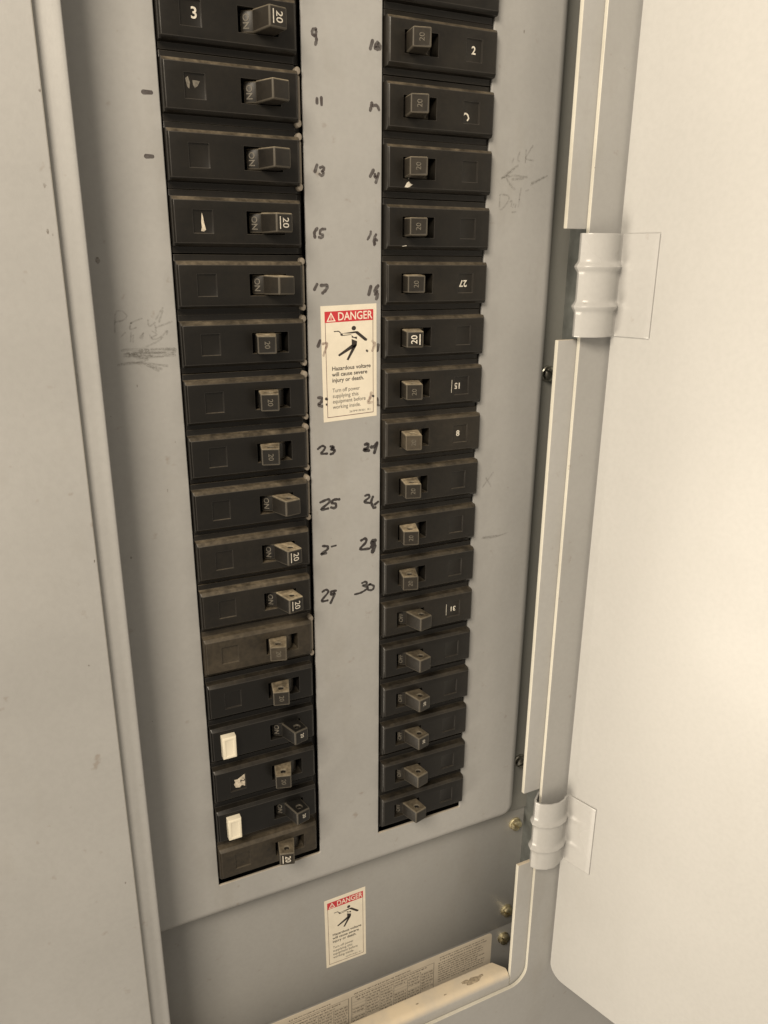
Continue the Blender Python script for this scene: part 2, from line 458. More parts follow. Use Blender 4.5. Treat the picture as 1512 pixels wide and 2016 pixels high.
# hinges: curved strap with two ribs and a flat leaf on the door
def hinge(zt, zb):
    path = [(286.0, 6.0), (273.5, -8.0), (265.6, -15.5)]
    ctrl = ((265.6, -15.5), (261.4, -18.6), (260.2, -21.6), (262.2, -25.0), (267.6, -28.0), (273.6, -28.8), (279.2, -27.2), (282.4, -24.4))
    for i in range(1, 14):                                # rounded barrel front
        t = i / 14 * (len(ctrl) - 1); k = min(int(t), len(ctrl) - 2); f = t - k
        path.append(tuple(ctrl[k][j] + (ctrl[k + 1][j] - ctrl[k][j]) * f for j in (0, 1)))
    lo = -0.9                                             # leaf stands proud of the door face
    for s in (3.6, 5.2, 9, 14, 20, 23.2):
        path.append((door_o[0] + s * dc + lo * ds, door_o[1] - s * ds + lo * dc))
    npt = len(path)
    nrm = []
    for i in range(npt):
        a = path[max(0, i - 1)]; b_ = path[min(npt - 1, i + 1)]
        tx, ty = b_[0] - a[0], b_[1] - a[1]; l = math.hypot(tx, ty)
        nrm.append((ty / l, -tx / l) if True else None)
    H = zt - zb
    bm = bmesh.new(); rows = []
    zs = [i / 60 for i in range(61)]
    for t in zs:
        z = zt - H * t
        rib = sum(math.exp(-((t - c) / 0.036) ** 2) for c in (0.315, 0.70)) * 1.7
        row = []
        for i, (x, y) in enumerate(path):
            f = 1.0 if 2 <= i <= 15 else (0.75 if i == 16 else 0.45 if i == 17 else 0.12 if i == 18 else 0.0)
            row.append(bm.verts.new((x + nrm[i][0] * rib * f, y + nrm[i][1] * rib * f, z)))
        rows.append(row)
    for a, b_ in zip(rows, rows[1:]):
        for i in range(npt - 1): bm.faces.new((a[i], a[i + 1], b_[i + 1], b_[i]))
    bmesh.ops.recalc_face_normals(bm, faces=bm.faces)
    f = min(bm.faces, key=lambda f: f.calc_center_median().y); f.normal_update()
    if f.normal.y > 0: bmesh.ops.reverse_faces(bm, faces=bm.faces)
    o = link('hinge', bevelled(bm_mesh(bm, 'hinge', recalc=False), 0.25, 2, 60, solid=1.2), M['hinge'], panel)
    return o
for h in HZ: hinge(*h)

# ------------------------------------------------------------------ labels and writing on the panel
def flat_poly(bm, pts, y):
    f = bm.faces.new([bm.verts.new((p[0], y, p[1])) for p in pts]); return f
def danger_label(corner_px, y, worn):
    # corner_px: tl, tr, br, bl photo pixels on plane y
    c = [on_y(u, v, y) for u, v in corner_px]
    W, H = 28.5, 55.0
    def P(a, b):                                           # a 0..W from left, b 0..H from top
        s, t = a / W, b / H
        return tuple((1 - s) * (1 - t) * c[0][k] + s * (1 - t) * c[1][k] + s * t * c[2][k] + (1 - s) * t * c[3][k] for k in (0, 1))
    bm = bmesh.new()
    front = [bm.verts.new((*(lambda q: (q[0], y - .12, q[1]))(P(a, b)),)) for a, b in ((0, 0), (W, 0), (W, H), (0, H))]
    back = [bm.verts.new((v.co.x, y - .005, v.co.z)) for v in front]
    bm.faces.new(front)
    for i in range(4): bm.faces.new((front[i], front[(i + 1) % 4], back[(i + 1) % 4], back[i]))
    lab = link('danger_label', bm_mesh(bm, 'danger_label'), M['paper'], panel)
    def part(name, mat, build, dy):
        bm = bmesh.new(); build(bm)
        for v in bm.verts:
            q = P(v.co.x, v.co.z); v.co = (q[0], y - .12 - dy, q[1])
        return link(name, bm_mesh(bm, name), mat, lab)
    def quad(bm, a0, a1, b0, b1): flat_poly(bm, ((a0, b0), (a1, b0), (a1, b1), (a0, b1)), 0)
    part('header_band', M['red'], lambda bm: quad(bm, 1.9, W - 1.7, 2.6, 7.7), .03)
    def border(bm):
        quad(bm, 2.0, 2.25, 7.7, H - 2.0); quad(bm, W - 2.05, W - 1.8, 7.7, H - 2.0); quad(bm, 2.25, W - 2.05, H - 2.3, H - 2.0)
    part('border', M['maroon'], border, .03)
    def stroke(bm, pts, wd): ribbon(bm, pts, wd, 0)
    def fig(bm):
        n = 18; flat_poly(bm, [(16.6 + 1.15 * math.cos(2 * math.pi * i / n), 11.2 + 1.25 * math.sin(2 * math.pi * i / n)) for i in range(n)], 0)
        stroke(bm, [(10.3, 14.2), (10.2, 14.25)], 1.25)
        flat_poly(bm, [(10.2, 13.6), (17.6, 12.9), (18.6, 13.0), (18.0, 13.9), (15.3, 14.0)], 0)       # left arm upper edge
        flat_poly(bm, [(10.2, 14.5), (10.4, 14.95), (15.2, 14.75), (15.4, 14.45)], 0)                   # left arm lower edge
        flat_poly(bm, [(17.4, 13.95), (18.7, 13.05), (23.6, 17.7), (23.2, 18.7), (22.2, 18.5)], 0)      # right arm
        flat_poly(bm, [(15.4, 14.9), (16.6, 16.1), (18.2, 15.9), (18.1, 17.4), (16.8, 16.6), (15.5, 16.3)], 0)
        flat_poly(bm, [(15.4, 17.0), (16.4, 17.6), (18.2, 18.4), (18.1, 20.0), (16.9, 22.0), (15.4, 20.6)], 0)
        flat_poly(bm, [(15.4, 20.1), (16.9, 21.6), (8.9, 26.1), (8.2, 25.2)], 0)
        flat_poly(bm, [(18.0, 19.6), (18.1, 20.6), (13.6, 28.7), (12.6, 28.2), (16.0, 21.0)], 0)
        stroke(bm, [(6.6, 12.3), (8.7, 12.3), (9.2, 12.7), (9.9, 13.5)], .5)                            # spark
    def fig_scaled(bm):
        fig(bm)
        for v in bm.verts: v.co.z = 11.0 + (v.co.z - 11.2) * .86
    part('pictogram', M['ink'], fig_scaled, .03)
    def tri(bm):
        a, b_, c_ = (5.1, 3.0), (7.4, 7.25), (2.8, 7.25)
        i1, i2, i3 = (5.1, 4.05), (6.55, 6.75), (3.65, 6.75)
        for q in ((a, b_, i2, i1), (b_, c_, i3, i2), (c_, a, i1, i3)): flat_poly(bm, q, 0)
        quad(bm, 4.92, 5.28, 4.85, 6.0); quad(bm, 4.92, 5.28, 6.2, 6.5)
    part('alert_triangle', M['label_white'], tri, .06)
    def txt(name, s, a, b, size, mat, bold, target_w, dy, align='LEFT'):
        me = text_mesh(s, size, bold, align)
        wd = (max(v.co.x for v in me.vertices) - min(v.co.x for v in me.vertices)) * 1000
        k = target_w / wd
        for v in me.vertices:
            q = P(a + v.co.x * 1000 * k, b - v.co.y * 1000); v.co = Vector((q[0], y - .12 - dy, q[1])) / 1000
        return link(name, me, mat, lab)
    txt('lettering', 'DANGER', 8.4, 5.3, 5.3, M['label_white'], .05, 17.6, .06)
    lines = (('Hazardous voltage', 29.9, 20.2, .05), ('will cause severe', 32.7, 18.6, .05), ('injury or death.', 35.5, 16.6, .05),
             ('Turn off power', 40.4, 14.4, .0), ('supplying this', 43.1, 13.6, .0), ('equipment before', 45.8, 17.4, .0), ('working inside.', 48.5, 14.8, .0))
    for s, b, wd, bo in lines:
        txt('lettering', s, 4.9, b - .4, 2.75, M['ink'], bo, wd, .03)
    txt('lettering', '267P919H01  R1', 13.6, 51.2, 1.4, M['ink'], .0, 11.2, .03)
    return lab
l1 = danger_label(((630.5, 603), (741, 597), (741.5, 818), (637.5, 832)), YP, False)
l1['label'] = 'red and cream danger label between the breaker rows, marker smears over its edges'
l2 = danger_label(((638, 1775), (719, 1745), (720.5, 1877), (643, 1906)), YG, True)
l2['label'] = 'red and cream danger label on the plate below the breakers'

def writing(name, strokes, mat, y, parent, label=None):
    bm = bmesh.new()
    for k, (pts, wpx) in enumerate(strokes):
        P3 = [on_y(u, v, y) for u, v in pts]
        a = on_y(pts[0][0], pts[0][1], y); b_ = on_y(pts[0][0] + 10, pts[0][1], y)
        ribbon(bm, P3, wpx * abs(b_[0] - a[0]) / 10, y - .03 - .012 * k)
    o = link(name, bm_mesh(bm, name), mat, parent)
    if label: o['label'] = label
    return o
NUM = {
 '9': ([((622, 57), (616, 58), (614.5, 65), (618, 70), (622, 66), (622, 60)), 5.5], [((621, 70), (623, 78), (621, 87)), 6]),
 '10': ([((733.5, 80), (729, 96)), 6], [((743, 84), (738.5, 93), (743, 96), (748, 94), (746, 87)), 7]),
 '11': ([((624, 194), (624, 203)), 5.5], [((632.5, 192), (633, 206)), 5.5]),
 '12': ([((732, 203), (731, 209), (729, 217)), 6], [((734, 208), (742, 208), (746, 216)), 5.5]),
 '13': ([((624, 325), (620, 338)), 6], [((630, 330), (636, 328.5), (638, 333), (634, 337.5), (637, 341), (634, 346), (629, 343)), 5]),
 '14': ([((735, 335), (729, 347)), 6], [((738, 343), (738, 349), (743, 347)), 5], [((745, 342), (740, 359)), 6]),
 '15': ([((624, 450), (619, 458), (620, 467)), 6], [((640, 451), (632, 452), (630, 460), (636, 463), (633, 468), (628, 467)), 5]),
 '16': ([((730, 456), (729, 462), (724, 471)), 4.5], [((740, 462), (736, 472), (737, 482)), 5], [((742, 473), (738, 471), (738, 480)), 5]),
 '17': ([((624, 560), (619, 570)), 6], [((632, 562), (644, 562), (642, 570), (635, 577)), 6]),
 '18': ([((730, 564), (726, 580)), 6], [((744, 563), (738, 572), (743, 580), (741, 588)), 6.5], [((738, 580), (743, 573)), 4.5]),
 '19': ([((630, 671), (626, 682)), 6],),
 '20': ([((744, 680), (742, 689)), 8],),
 '21': ([((627, 783), (634, 784), (632, 792), (627, 797), (634, 800)), 6],),
 '22': ([((743, 784), (744, 793), (742.5, 797), (746, 798)), 4],),
 '23': ([((626, 884), (634, 878), (640, 881), (636, 888), (632, 893), (644, 893)), 4.5], [((651, 879), (657, 880), (652, 885), (659, 886), (656, 892), (651, 894)), 5]),
 '24': ([((719, 875), (724, 874), (724, 881), (716, 886), (726, 887)), 6], [((731, 880), (737, 879), (742, 872)), 6.5], [((742, 874), (737, 891)), 6.5]),
 '25': ([((631, 989), (646, 983), (648, 989), (632, 1003), (646, 1001)), 5], [((668, 983), (657, 984), (653, 990), (661, 992), (660, 1000), (652, 999)), 5]),
 '26': ([((719, 976), (725, 974), (727, 979), (717, 988), (728, 990)), 4.5], [((734, 978), (731, 988), (735, 999), (739, 999)), 5], [((744, 988), (738, 993)), 5]),
 '27': ([((636, 1075), (645, 1076), (644, 1082), (632, 1091), (642, 1089)), 5], [((653, 1076), (661, 1074)), 4]),
 '28': ([((711, 1064), (720, 1060), (720, 1068), (709, 1081), (727, 1080)), 5], [((738, 1064), (732, 1067), (737, 1075), (733.5, 1086)), 8], [((731, 1077), (737, 1070)), 6.5]),
 '29': ([((635, 1165), (642, 1161), (646, 1166), (633, 1183), (645, 1182)), 4.5], [((661, 1163), (652, 1165), (653, 1171), (659, 1168), (651, 1187)), 5]),
 '30': ([((713, 1148), (720, 1145), (722, 1150), (714, 1153), (724, 1156), (720, 1161), (710, 1167), (699, 1170)), 4.2], [((728, 1150), (736, 1154), (733, 1161), (725, 1161), (723.5, 1154), (728.5, 1150)), 4.2]),
}
for k, st in NUM.items():
    writing('handwritten_number', st, M['marker'] if int(k) > 22 else M['marker_worn'], YP, dead, 'black marker number ' + k)
# marker smears that run over the danger label (on its face)
sm = [[((635, 677), (644, 676), (640, 690), (637, 700)), 4.5], [((733, 671), (738, 678), (733, 690)), 5], [((731, 773), (728, 785), (724, 792), (732, 792)), 5]]
for q in sm: writing('marker_smear', [q], M['marker_faint'], YP - .2, dead)
for q in ([((642, 785), (643.5, 786)), 5], [((643, 796), (643, 797)), 3.5], [((722, 690), (723, 691)), 4], [((734, 779), (735, 780)), 4]):
    writing('marker_smear', [q], M['marker'], YP - .2, dead)
writing('marker_dash', [[((282, 181), (297, 182)), 9]], M['marker_worn'], YP, dead)
writing('marker_dash', [[((287, 307.5), (300, 308)), 8]], M['marker_worn'], YP, dead)

def pencil(lines, wd=2.0, jit=0.0):
    writing('pencil_scribble', [[p, wd * 1.55] for p in lines], M['pencil'], YP, dead, 'faint grey pencil scribble')
pencil([((226, 655), (227, 618), (240, 613), (250, 622), (243, 630), (228, 634)), ((257, 636), (279, 627)), ((258, 636), (256, 648), (268, 645)),
        ((291, 630), (294, 642), (305, 635)), ((307, 628), (320, 606)), ((313, 634), (320, 612)), ((305, 640), (307, 655)), ((306, 645), (338, 633)),
        ((276, 665), (282, 655), (279, 668)), ((295, 660), (302, 668), (318, 662), (329, 650), (328, 658)), ((288, 682), (310, 672), (320, 664)),
        ((258, 655), (257, 672)), ((262, 660), (262, 673)), ((238, 663), (246, 655)), ((300, 652), (308, 658), (298, 664))], 2.2)
pencil([((240, 690), (262, 688), (343, 686)), ((245, 697), (345, 692)), ((250, 703), (345, 699)), ((262, 693), (342, 696)), ((275, 690), (346, 688)), ((255, 700), (300, 699)), ((270, 706), (320, 702)),
        ((233, 719), (265, 715), (290, 716), (330, 720)), ((285, 716), (312, 730)), ((290, 719), (318, 726)), ((240, 716), (285, 711)), ((250, 694), (290, 708)), ((245, 702), (292, 690))], 3.2)
pencil([((988, 351), (1005, 336), (1020, 326)), ((990, 350), (1010, 346), (1037, 349)), ((1008, 353), (1030, 352)), ((998, 353), (1006, 366), (1013, 373)), ((993, 349), (1012, 333))], 2.4)
pencil([((1036, 295), (1034, 320)), ((1049, 287), (1038, 305), (1036, 313), (1050, 316)), ((1023, 300), (1019, 313), (1022, 318)), ((1011, 312), (1008, 320)),
        ((1045, 364), (1060, 356), (1077, 346)), ((1046, 360), (1070, 349)), ((1026, 371), (1023, 385), (1022, 393)), ((984, 385), (984, 412), (995, 404), (1002, 390), (997, 384), (984, 383)),
        ((1004, 397), (1008, 396), (1006, 406)), ((1011, 402), (1009, 408)), ((1015, 402), (1014, 408)), ((1022, 393), (1020, 407)), ((1008, 418), (1015, 417)), ((1035, 376), (1040, 374))], 1.8)
pencil([((950, 959), (971, 930)), ((957, 941), (966, 957))], 1.6)
pencil([((948, 1060), (975, 1057), (1000, 1048)), ((950, 1058), (985, 1053))], 1.6)

# long aged information label on the bottom plate
yl = YG + 1.2
bm = bmesh.new()
L = rrect(60, 261.5, -612, -566.0, 3, 4)
A = [bm.verts.new((x, yl - .12, z)) for x, z in L]; B = [bm.verts.new((x, yl - .005, z)) for x, z in L]
bm.faces.new(A)
for i in range(len(L)): bm.faces.new((A[i], A[(i + 1) % len(L)], B[(i + 1) % len(L)], B[i]))
info = link('information_label', bm_mesh(bm, 'information_label'), M['paper_old'], panel)
info['label'] = 'long aged paper label with small printed tables behind the dusty bottom lip'
bm = bmesh.new()
def rule(x0, x1, z0, z1): flat_poly(bm, ((x0, z0), (x1, z0), (x1, z1), (x0, z1)), yl - .16)
def words(x0, x1, z, h=1.0, gap=0.5):
    x = x0
    while x < x1 - .8:
        l = random.uniform(.7, 3.2)
        l = min(l, x1 - x)
        k = x
        while k < x + l:                                    # broken little marks, illegible as in the photograph
            wd = random.uniform(.25, .55); hh = h * random.choice((.6, .7, 1.0))
            rule(k, min(k + wd, x + l), z - hh, z); k += wd + random.uniform(.1, .22)
        x += l + random.uniform(gap * .7, gap * 1.6)
rnd = random.Random(3)
words(218, 256, -569.0, 1.1); words(218, 257, -571.2, 1.1)
for i in range(9): words(217, random.uniform(250, 257), -574 - i * 2.1, 1.1)
for bx0, bx1 in ((150, 213.5), (104, 148), (62, 102)):
    words(bx0 + 2, bx0 + (bx1 - bx0) * .7, -569.4, 1.2); 
    rule(bx0, bx1, -571.9, -571.65); rule(bx0, bx0 + .35, -611, -571.9); rule(bx1 - .35, bx1, -611, -571.9)
    words(bx0 + 3, bx1 - 6, -572.8, 1.3); words(bx0 + 4, bx1 - 10, -575.2, 1.2)
    nc = 6 if bx1 - bx0 > 50 else 4
    for c_ in range(1, nc):
        x = bx0 + (bx1 - bx0) * c_ / nc
        rule(x, x + .25, -611, -577.2)
    for r_ in range(12):
        z = -577.2 - r_ * 2.6
        rule(bx0 + .4, bx1 - .4, z, z + .14)
        for c_ in range(nc):
            x = bx0 + (bx1 - bx0) * c_ / nc
            if random.random() < .75: words(x + .8, x + (bx1 - bx0) / nc - .8, z - .6, 1.3)
link('printing', bm_mesh(bm, 'printing'), M['old_ink'], info)

# ------------------------------------------------------------------ circuit breakers
HW = 27.9
PK = (-19.6, -11.3); SL = (3.3, 20.2); HS = 4.6
def housing_mesh(pocket=True, bigtop=False):
    xs = [-30.4, -28.15, -27.95, -27.1, PK[0], PK[1], SL[0], SL[1], 27.1, 27.95, 28.15, 30.4]
    zs = [-12.55, -9.95, -9.8, -8.5, -HS, HS, 8.3, 9.75, 9.95, 12.55]
    def hx(x):
        a = abs(x); return 0 if a <= 27.2 else 0.8 if a < 28.0 else 6.6
    def hz(z):
        a = abs(z); return 0 if a <= 8.6 else 1.5 if a < 9.9 else 5.2
    bm = bmesh.new(); D = {}
    for i in range(len(xs) - 1):
        for j in range(len(zs) - 1):
            d = 0.0
            if zs[j] == -HS:
                if xs[i] == PK[0] and pocket: d = 0.8
                if xs[i] == SL[0]: d = 10.0
            D[i, j] = d
    def vert(i, j, d): return bm.verts.new((xs[i], max(hx(xs[i]), hz(zs[j])) + d, zs[j]))
    for (i, j), d in D.items():
        q = [vert(i, j, d), vert(i + 1, j, d), vert(i + 1, j + 1, d), vert(i, j + 1, d)]
        bm.faces.new(q)
        for ni, nj, (a, b_) in ((i + 1, j, (1, 2)), (i, j + 1, (2, 3))):
            if (ni, nj) in D and D[ni, nj] != d:
                e = D[ni, nj]
                ii = [(i, j), (i + 1, j), (i + 1, j + 1), (i, j + 1)]
                bm.faces.new((vert(*ii[a], d), vert(*ii[b_], d), vert(*ii[b_], e), vert(*ii[a], e)))
    bmesh.ops.remove_doubles(bm, verts=bm.verts, dist=0.001)
    be = [e for e in bm.edges if e.is_boundary]                # skirt down the sides
    ex = bmesh.ops.extrude_edge_only(bm, edges=be)
    for v in ex['geom']:
        if isinstance(v, bmesh.types.BMVert): v.co.y = 22
    bmesh.ops.recalc_face_normals(bm, faces=bm.faces)
    c = sum((f.normal.y * f.calc_area() for f in bm.faces))
    if c > 0: bmesh.ops.reverse_faces(bm, faces=bm.faces)
    me = bm_mesh(bm, 'housing', recalc=False); me.materials.append(M['black']); me.materials.append(M['black_edge'])
    return bevelled(me, 0.32, 2, 40, bevmat=1)
ME_H = housing_mesh(True); ME_H2 = housing_mesh(False)

RE = 19.6
def handle_mesh(frame):
    bm = bmesh.new()
    xw, zw = 4.75, 4.25
    y0, y1 = -7.5, -RE
    # block: end face slightly narrower
    b4 = [bm.verts.new((sx * xw, y0, sz * zw)) for sx, sz in ((-1, -1), (1, -1), (1, 1), (-1, 1))]
    t4 = [bm.verts.new((sx * (xw - .6), y1, sz * (zw - .35))) for sx, sz in ((-1, -1), (1, -1), (1, 1), (-1, 1))]
    bm.faces.new(b4[::-1])
    end = bm.faces.new(t4)
    for i in (0, 1, 3): bm.faces.new((b4[i], b4[(i + 1) % 4], t4[(i + 1) % 4], t4[i]))
    # top and bottom faces (z = +/-) : top carries a pin hole
    n = 14
    for f_i in (2,):
        q = (b4[2], b4[3], t4[3], t4[2])
        zc = lambda y: zw - .35 * (y - y0) / (y1 - y0)
        cy = -RE + 4.3
        ring = [bm.verts.new((1.3 * math.cos(2 * math.pi * i / n), cy + 1.3 * math.sin(2 * math.pi * i / n), zc(cy + 1.3 * math.sin(2 * math.pi * i / n)))) for i in range(n)]
        ed = [bm.edges.get((q[i], q[(i + 1) % 4])) or bm.edges.new((q[i], q[(i + 1) % 4])) for i in range(4)]
        er = [bm.edges.new((ring[i], ring[(i + 1) % n])) for i in range(n)]
        bmesh.ops.triangle_fill(bm, use_beauty=True, edges=ed + er)
        deep = [bm.verts.new((v.co.x, v.co.y, v.co.z - 2.5)) for v in ring]
        for i in range(n): bm.faces.new((ring[i], ring[(i + 1) % n], deep[(i + 1) % n], deep[i]))
        bm.faces.new(deep)
    if frame:
        r = bmesh.ops.inset_individual(bm, faces=[end], thickness=1.15, depth=0)
        bmesh.ops.translate(bm, verts=list(end.verts), vec=(0, .45, 0))
        r = bmesh.ops.inset_individual(bm, faces=[end], thickness=.25, depth=0)
    # skirt: arc round the pivot that fills the slot beside the block
    a0, a1 = -68, 60; seg = 16; ro, ri = 8.5, 7.0
    P = [(ro * math.sin(R(a0 + (a1 - a0) * i / seg)), -ro * math.cos(R(a0 + (a1 - a0) * i / seg))) for i in range(seg + 1)]
    Q = [(ri * math.sin(R(a0 + (a1 - a0) * i / seg)), -ri * math.cos(R(a0 + (a1 - a0) * i / seg))) for i in range(seg + 1)]
    prism(bm, P + Q[::-1], 2, -4.2, 4.2)
    me = bm_mesh(bm, 'handle'); me.materials.append(M['handle']); me.materials.append(M['handle_edge'])
    return bevelled(me, 0.68, 3, 50, bevmat=1)
ME_HF = handle_mesh(True); ME_HP = handle_mesh(False)

def place_text(s, size, bold, origin, right, up, mat, name, parent, xs=1.0):
    me = text_mesh(s, size, bold, 'CENTER', xs)
    rt, u = Vector(right), Vector(up); o = Vector(origin)
    for v in me.vertices:
        v.co = (o + rt * v.co.x * 1000 + u * v.co.y * 1000) / 1000
    return link(name, me, mat, parent)
_cache = {}
def shared(key, fn):
    if key not in _cache: _cache[key] = fn()
    return _cache[key]
def text_shared(key, s, size, bold, origin, right, up, mat, underline=False):
    def mk():
        me = text_mesh(s, size, bold)
        rt, u, o = Vector(right), Vector(up), Vector(origin)
        bm = bmesh.new(); bm.from_mesh(me)
        for v in bm.verts: v.co = o + rt * v.co.x * 1000 + u * v.co.y * 1000
        if underline:
            hw = size * .58; d = -size * .56; t = size * .11
            vs_ = [bm.verts.new(o + rt * a + u * b_) for a, b_ in ((-hw, d), (hw, d), (hw, d - t), (-hw, d - t))]
            bm.faces.new(vs_)
        m_ = bm_mesh(bm, key, recalc=False); m_.materials.append(mat); return m_
    return shared(key, mk)

def clip_mesh():
    bm = bmesh.new()
    box(bm, 27.95, 29.9, 3.2, 8, -8.6, 8.6)
    for s in (1, -1):
        n = 12; c = (28.6, s * 10.0)
        pts = [(c[0] + (1.7 * math.cos(2 * math.pi * i / n)) * .75, c[1] + 1.6 * math.sin(2 * math.pi * i / n)) for i in range(n)]
        A = [bm.verts.new((x, 1.9, z)) for x, z in pts]; B = [bm.verts.new((x, 8, z)) for x, z in pts]
        for i in range(n): bm.faces.new((A[i], A[(i + 1) % n], B[(i + 1) % n], B[i]))
        bm.faces.new(A)
    return bevelled(bm_mesh(bm, 'clip'), 0.5, 2, 50)
ME_CLIP = clip_mesh(); ME_CLIP.materials.append(M['clip'])
def button_mesh():
    bm = bmesh.new()
    pts_o = (-23.2, -15.9, -6.4, 6.2)
    def ringv(i, y): return [bm.verts.new((x, y, z)) for x, z in ((pts_o[0] + i, pts_o[2] + i), (pts_o[1] - i, pts_o[2] + i), (pts_o[1] - i, pts_o[3] - i), (pts_o[0] + i, pts_o[3] - i))]
    L = [ringv(0, 2), ringv(0, -3.4), ringv(.35, -4.0), ringv(1.5, -4.0), ringv(1.75, -3.7)]
    for a, b_ in zip(L, L[1:]):
        for i in range(4): bm.faces.new((a[i], a[(i + 1) % 4], b_[(i + 1) % 4], b_[i]))
    bm.faces.new(L[-1])
    return bevelled(bm_mesh(bm, 'test_button'), 0.25, 2, 30)
ME_BTN = button_mesh(); ME_BTN.materials.append(M['button'])
TORN = {3: [[(-19.0, 2.6), (-17.9, 3.4), (-17.2, 1.2), (-17.6, -1.0), (-18.4, -.4)], [(-16.2, 2.2), (-13.2, 2.0), (-14.2, .2), (-15.4, -.6), (-16.0, .4)]],
        5: [[(-15.7, 3.6), (-15.3, 2.0), (-14.9, -.6), (-14.3, -3.2), (-15.2, -3.9), (-16.4, -3.7), (-16.0, -2.2), (-16.1, .2)]],
        12: [[(-11.6, 4.2), (-11.5, 1.0), (-11.7, -3.4), (-13.4, -2.4), (-14.6, -3.6), (-16.8, -3.0), (-17.6, -1.0), (-16.9, .4), (-17.4, 2.0), (-15.6, 1.8), (-14.6, 2.4)]]}
def torn_mesh(seed):
    bm = bmesh.new()
    for q in TORN[seed]: flat_poly(bm, q, .68)
    return bm_mesh(bm, 'torn_marker')

ONES = 'zero one two three four five six seven eight nine ten eleven twelve thirteen fourteen fifteen sixteen seventeen eighteen nineteen'.split()
TENS = {2: 'twenty', 3: 'thirty'}
def words_for(t):
    out = []
    for w_ in t.split(' '):
        c = w_.rstrip(',')
        if c.isdigit():
            n_ = int(c); x = ONES[n_] if n_ < 20 else TENS[n_ // 10] + ('-' + ONES[n_ % 10] if n_ % 10 else '')
            w_ = x + w_[len(c):]
        out.append(w_)
    return ' '.join(out)
GROUP = 'circuit breakers in the two rows'
def breaker(col, k, on, mark=None, rate=None, frame=True, clip=False, gfci=False, torn=None, dust=(.8, .1, 0), hdust=None, label='', markup=False, film=None):
    e = bpy.data.objects.new('circuit_breaker', None); COL.objects.link(e)
    cx = 94.35 if col == 'L' else 192.25
    jz = random.uniform(-.25, .25)
    e.location = (cx / 1000, random.uniform(-.3, .3) / 1000, (-(k - 1) * 25.4 - 9.6 + jz) / 1000)
    e.rotation_euler = (0, 0 if col == 'L' else math.pi, 0)
    e.empty_display_size = 0.01
    e['label'] = words_for(label); e['category'] = 'circuit breaker'; e['group'] = GROUP
    h = link('housing', ME_H2 if gfci else ME_H, None, e); h.color = (*dust, 1)
    pv = link('handle', ME_HF if (frame and not rate) else ME_HP, None, e, (12.0, 9.0, 0), (0, 0, R(15 if on else -15) + R(random.uniform(-1.2, 1.2))))
    hd = hdust or (min(1, dust[0] + .15), dust[1] * .9 + .06, 0)
    pv.color = (hd[0], hd[1] * .6, 0, 1)
    if col == 'R':                                            # turned end for end: keep the pin hole on top
        pv.scale = (1, 1, -1)
    sgn = -1 if col == 'R' else 1
    zf = 1 if col == 'L' else -1
    if rate:
        # lettering reads across the row, its foot towards the outer end
        me = text_shared('rate_' + rate + col, '20', 4.3 if rate == 'big' else 2.7, .02, (.35 if rate == 'big' else .2, -RE - .05, 0 if rate == 'big' else .5), (0, 0, -1 * zf), (1, 0, 0), M['white_ink'], rate == 'big')
        link('rating_lettering', me, None, pv)
    elif frame:
        me = text_shared('emboss' + col, '20', 3.4, .03, (0, -RE + .32, 0), (0, 0, -1 * zf), (1, 0, 0), M['emboss'])
        link('rating_lettering', me, None, pv)
    if on and col == 'L':
        a = R(-50); me = text_shared('on', 'ON', 3.6, .06, (8.56 * math.sin(a), -8.56 * math.cos(a), 0), (0, 0, -1), (math.cos(a), math.sin(a), 0), M['worn_ink'])
        link('position_lettering', me, None, pv)
    if not on and col == 'R':
        a = R(48); me = text_shared('off', 'OFF', 3.0, .06, (8.56 * math.sin(a), -8.56 * math.cos(a), 0), (0, 0, 1), (math.cos(a), math.sin(a), 0), M['worn_ink'])
        link('position_lettering', me, None, pv)
    if mark:
        s, size, up, dx = mark
        u = zf * (1 if up else -1)                            # local direction that is up in the world
        me = text_shared('mark_' + s + col, s, size, .10, (-15.4 + dx, .72, 0), (u, 0, 0), (0, 0, u), M['white_ink'])
        link('marker_number', me, None, e)
    if torn is not None:
        link('torn_marker', torn_mesh(torn), M['torn'] if torn != 3 else M['worn_ink'], e)
        if torn == 12:
            link('marker_number', text_shared('mark_torn', '2', 3.4, .08, (-13.0, .64, .4), (0, 0, -1), (1, 0, 0), M['ink']), None, e)
    if clip:
        c = link('end_clip', ME_CLIP, None, e); c.color = (.8, .5, 0, 1)
    if gfci:
        b_ = link('test_button', ME_BTN, None, e); b_.color = (.15, .05, 0, 1)
    return e
def speck(e, pts):
    bm = bmesh.new(); flat_poly(bm, pts, -.03)
    link('paint_or_glint_speck', bm_mesh(bm, 'paint_or_glint_speck'), M['white_ink'], e)
D_hi = (.85, .08, 0); D_mid = (.66, .05, 0); D_lo = (.14, .03, 0); D_br = (.4, .5, 0)
breaker('L', 0, True, label='black breaker directly above the one beside handwritten 9', dust=D_hi)
breaker('L', 1, True, mark=('3', 5.7, True, 1.5), rate='big', label='black breaker with white marker 3, beside handwritten 9', dust=D_hi, hdust=(.5, .3, 0))
breaker('L', 2, True, frame=False, clip=True, torn=3, label='black breaker with paper scraps in its pocket, beside handwritten 11', dust=D_hi, hdust=(.9, .22, 0))
breaker('L', 3, True, frame=False, clip=True, label='black breaker with empty marker pocket, beside handwritten 13', dust=D_hi, hdust=(.9, .2, 0))
breaker('L', 4, True, rate='big', torn=5, label='black breaker with white scrap in its pocket, beside handwritten 15', dust=D_hi, hdust=(.9, .2, 0))
breaker('L', 5, True, frame=False, clip=True, label='black breaker with rounded dusty switch, beside handwritten 17', dust=D_hi, hdust=(.9, .25, 0))
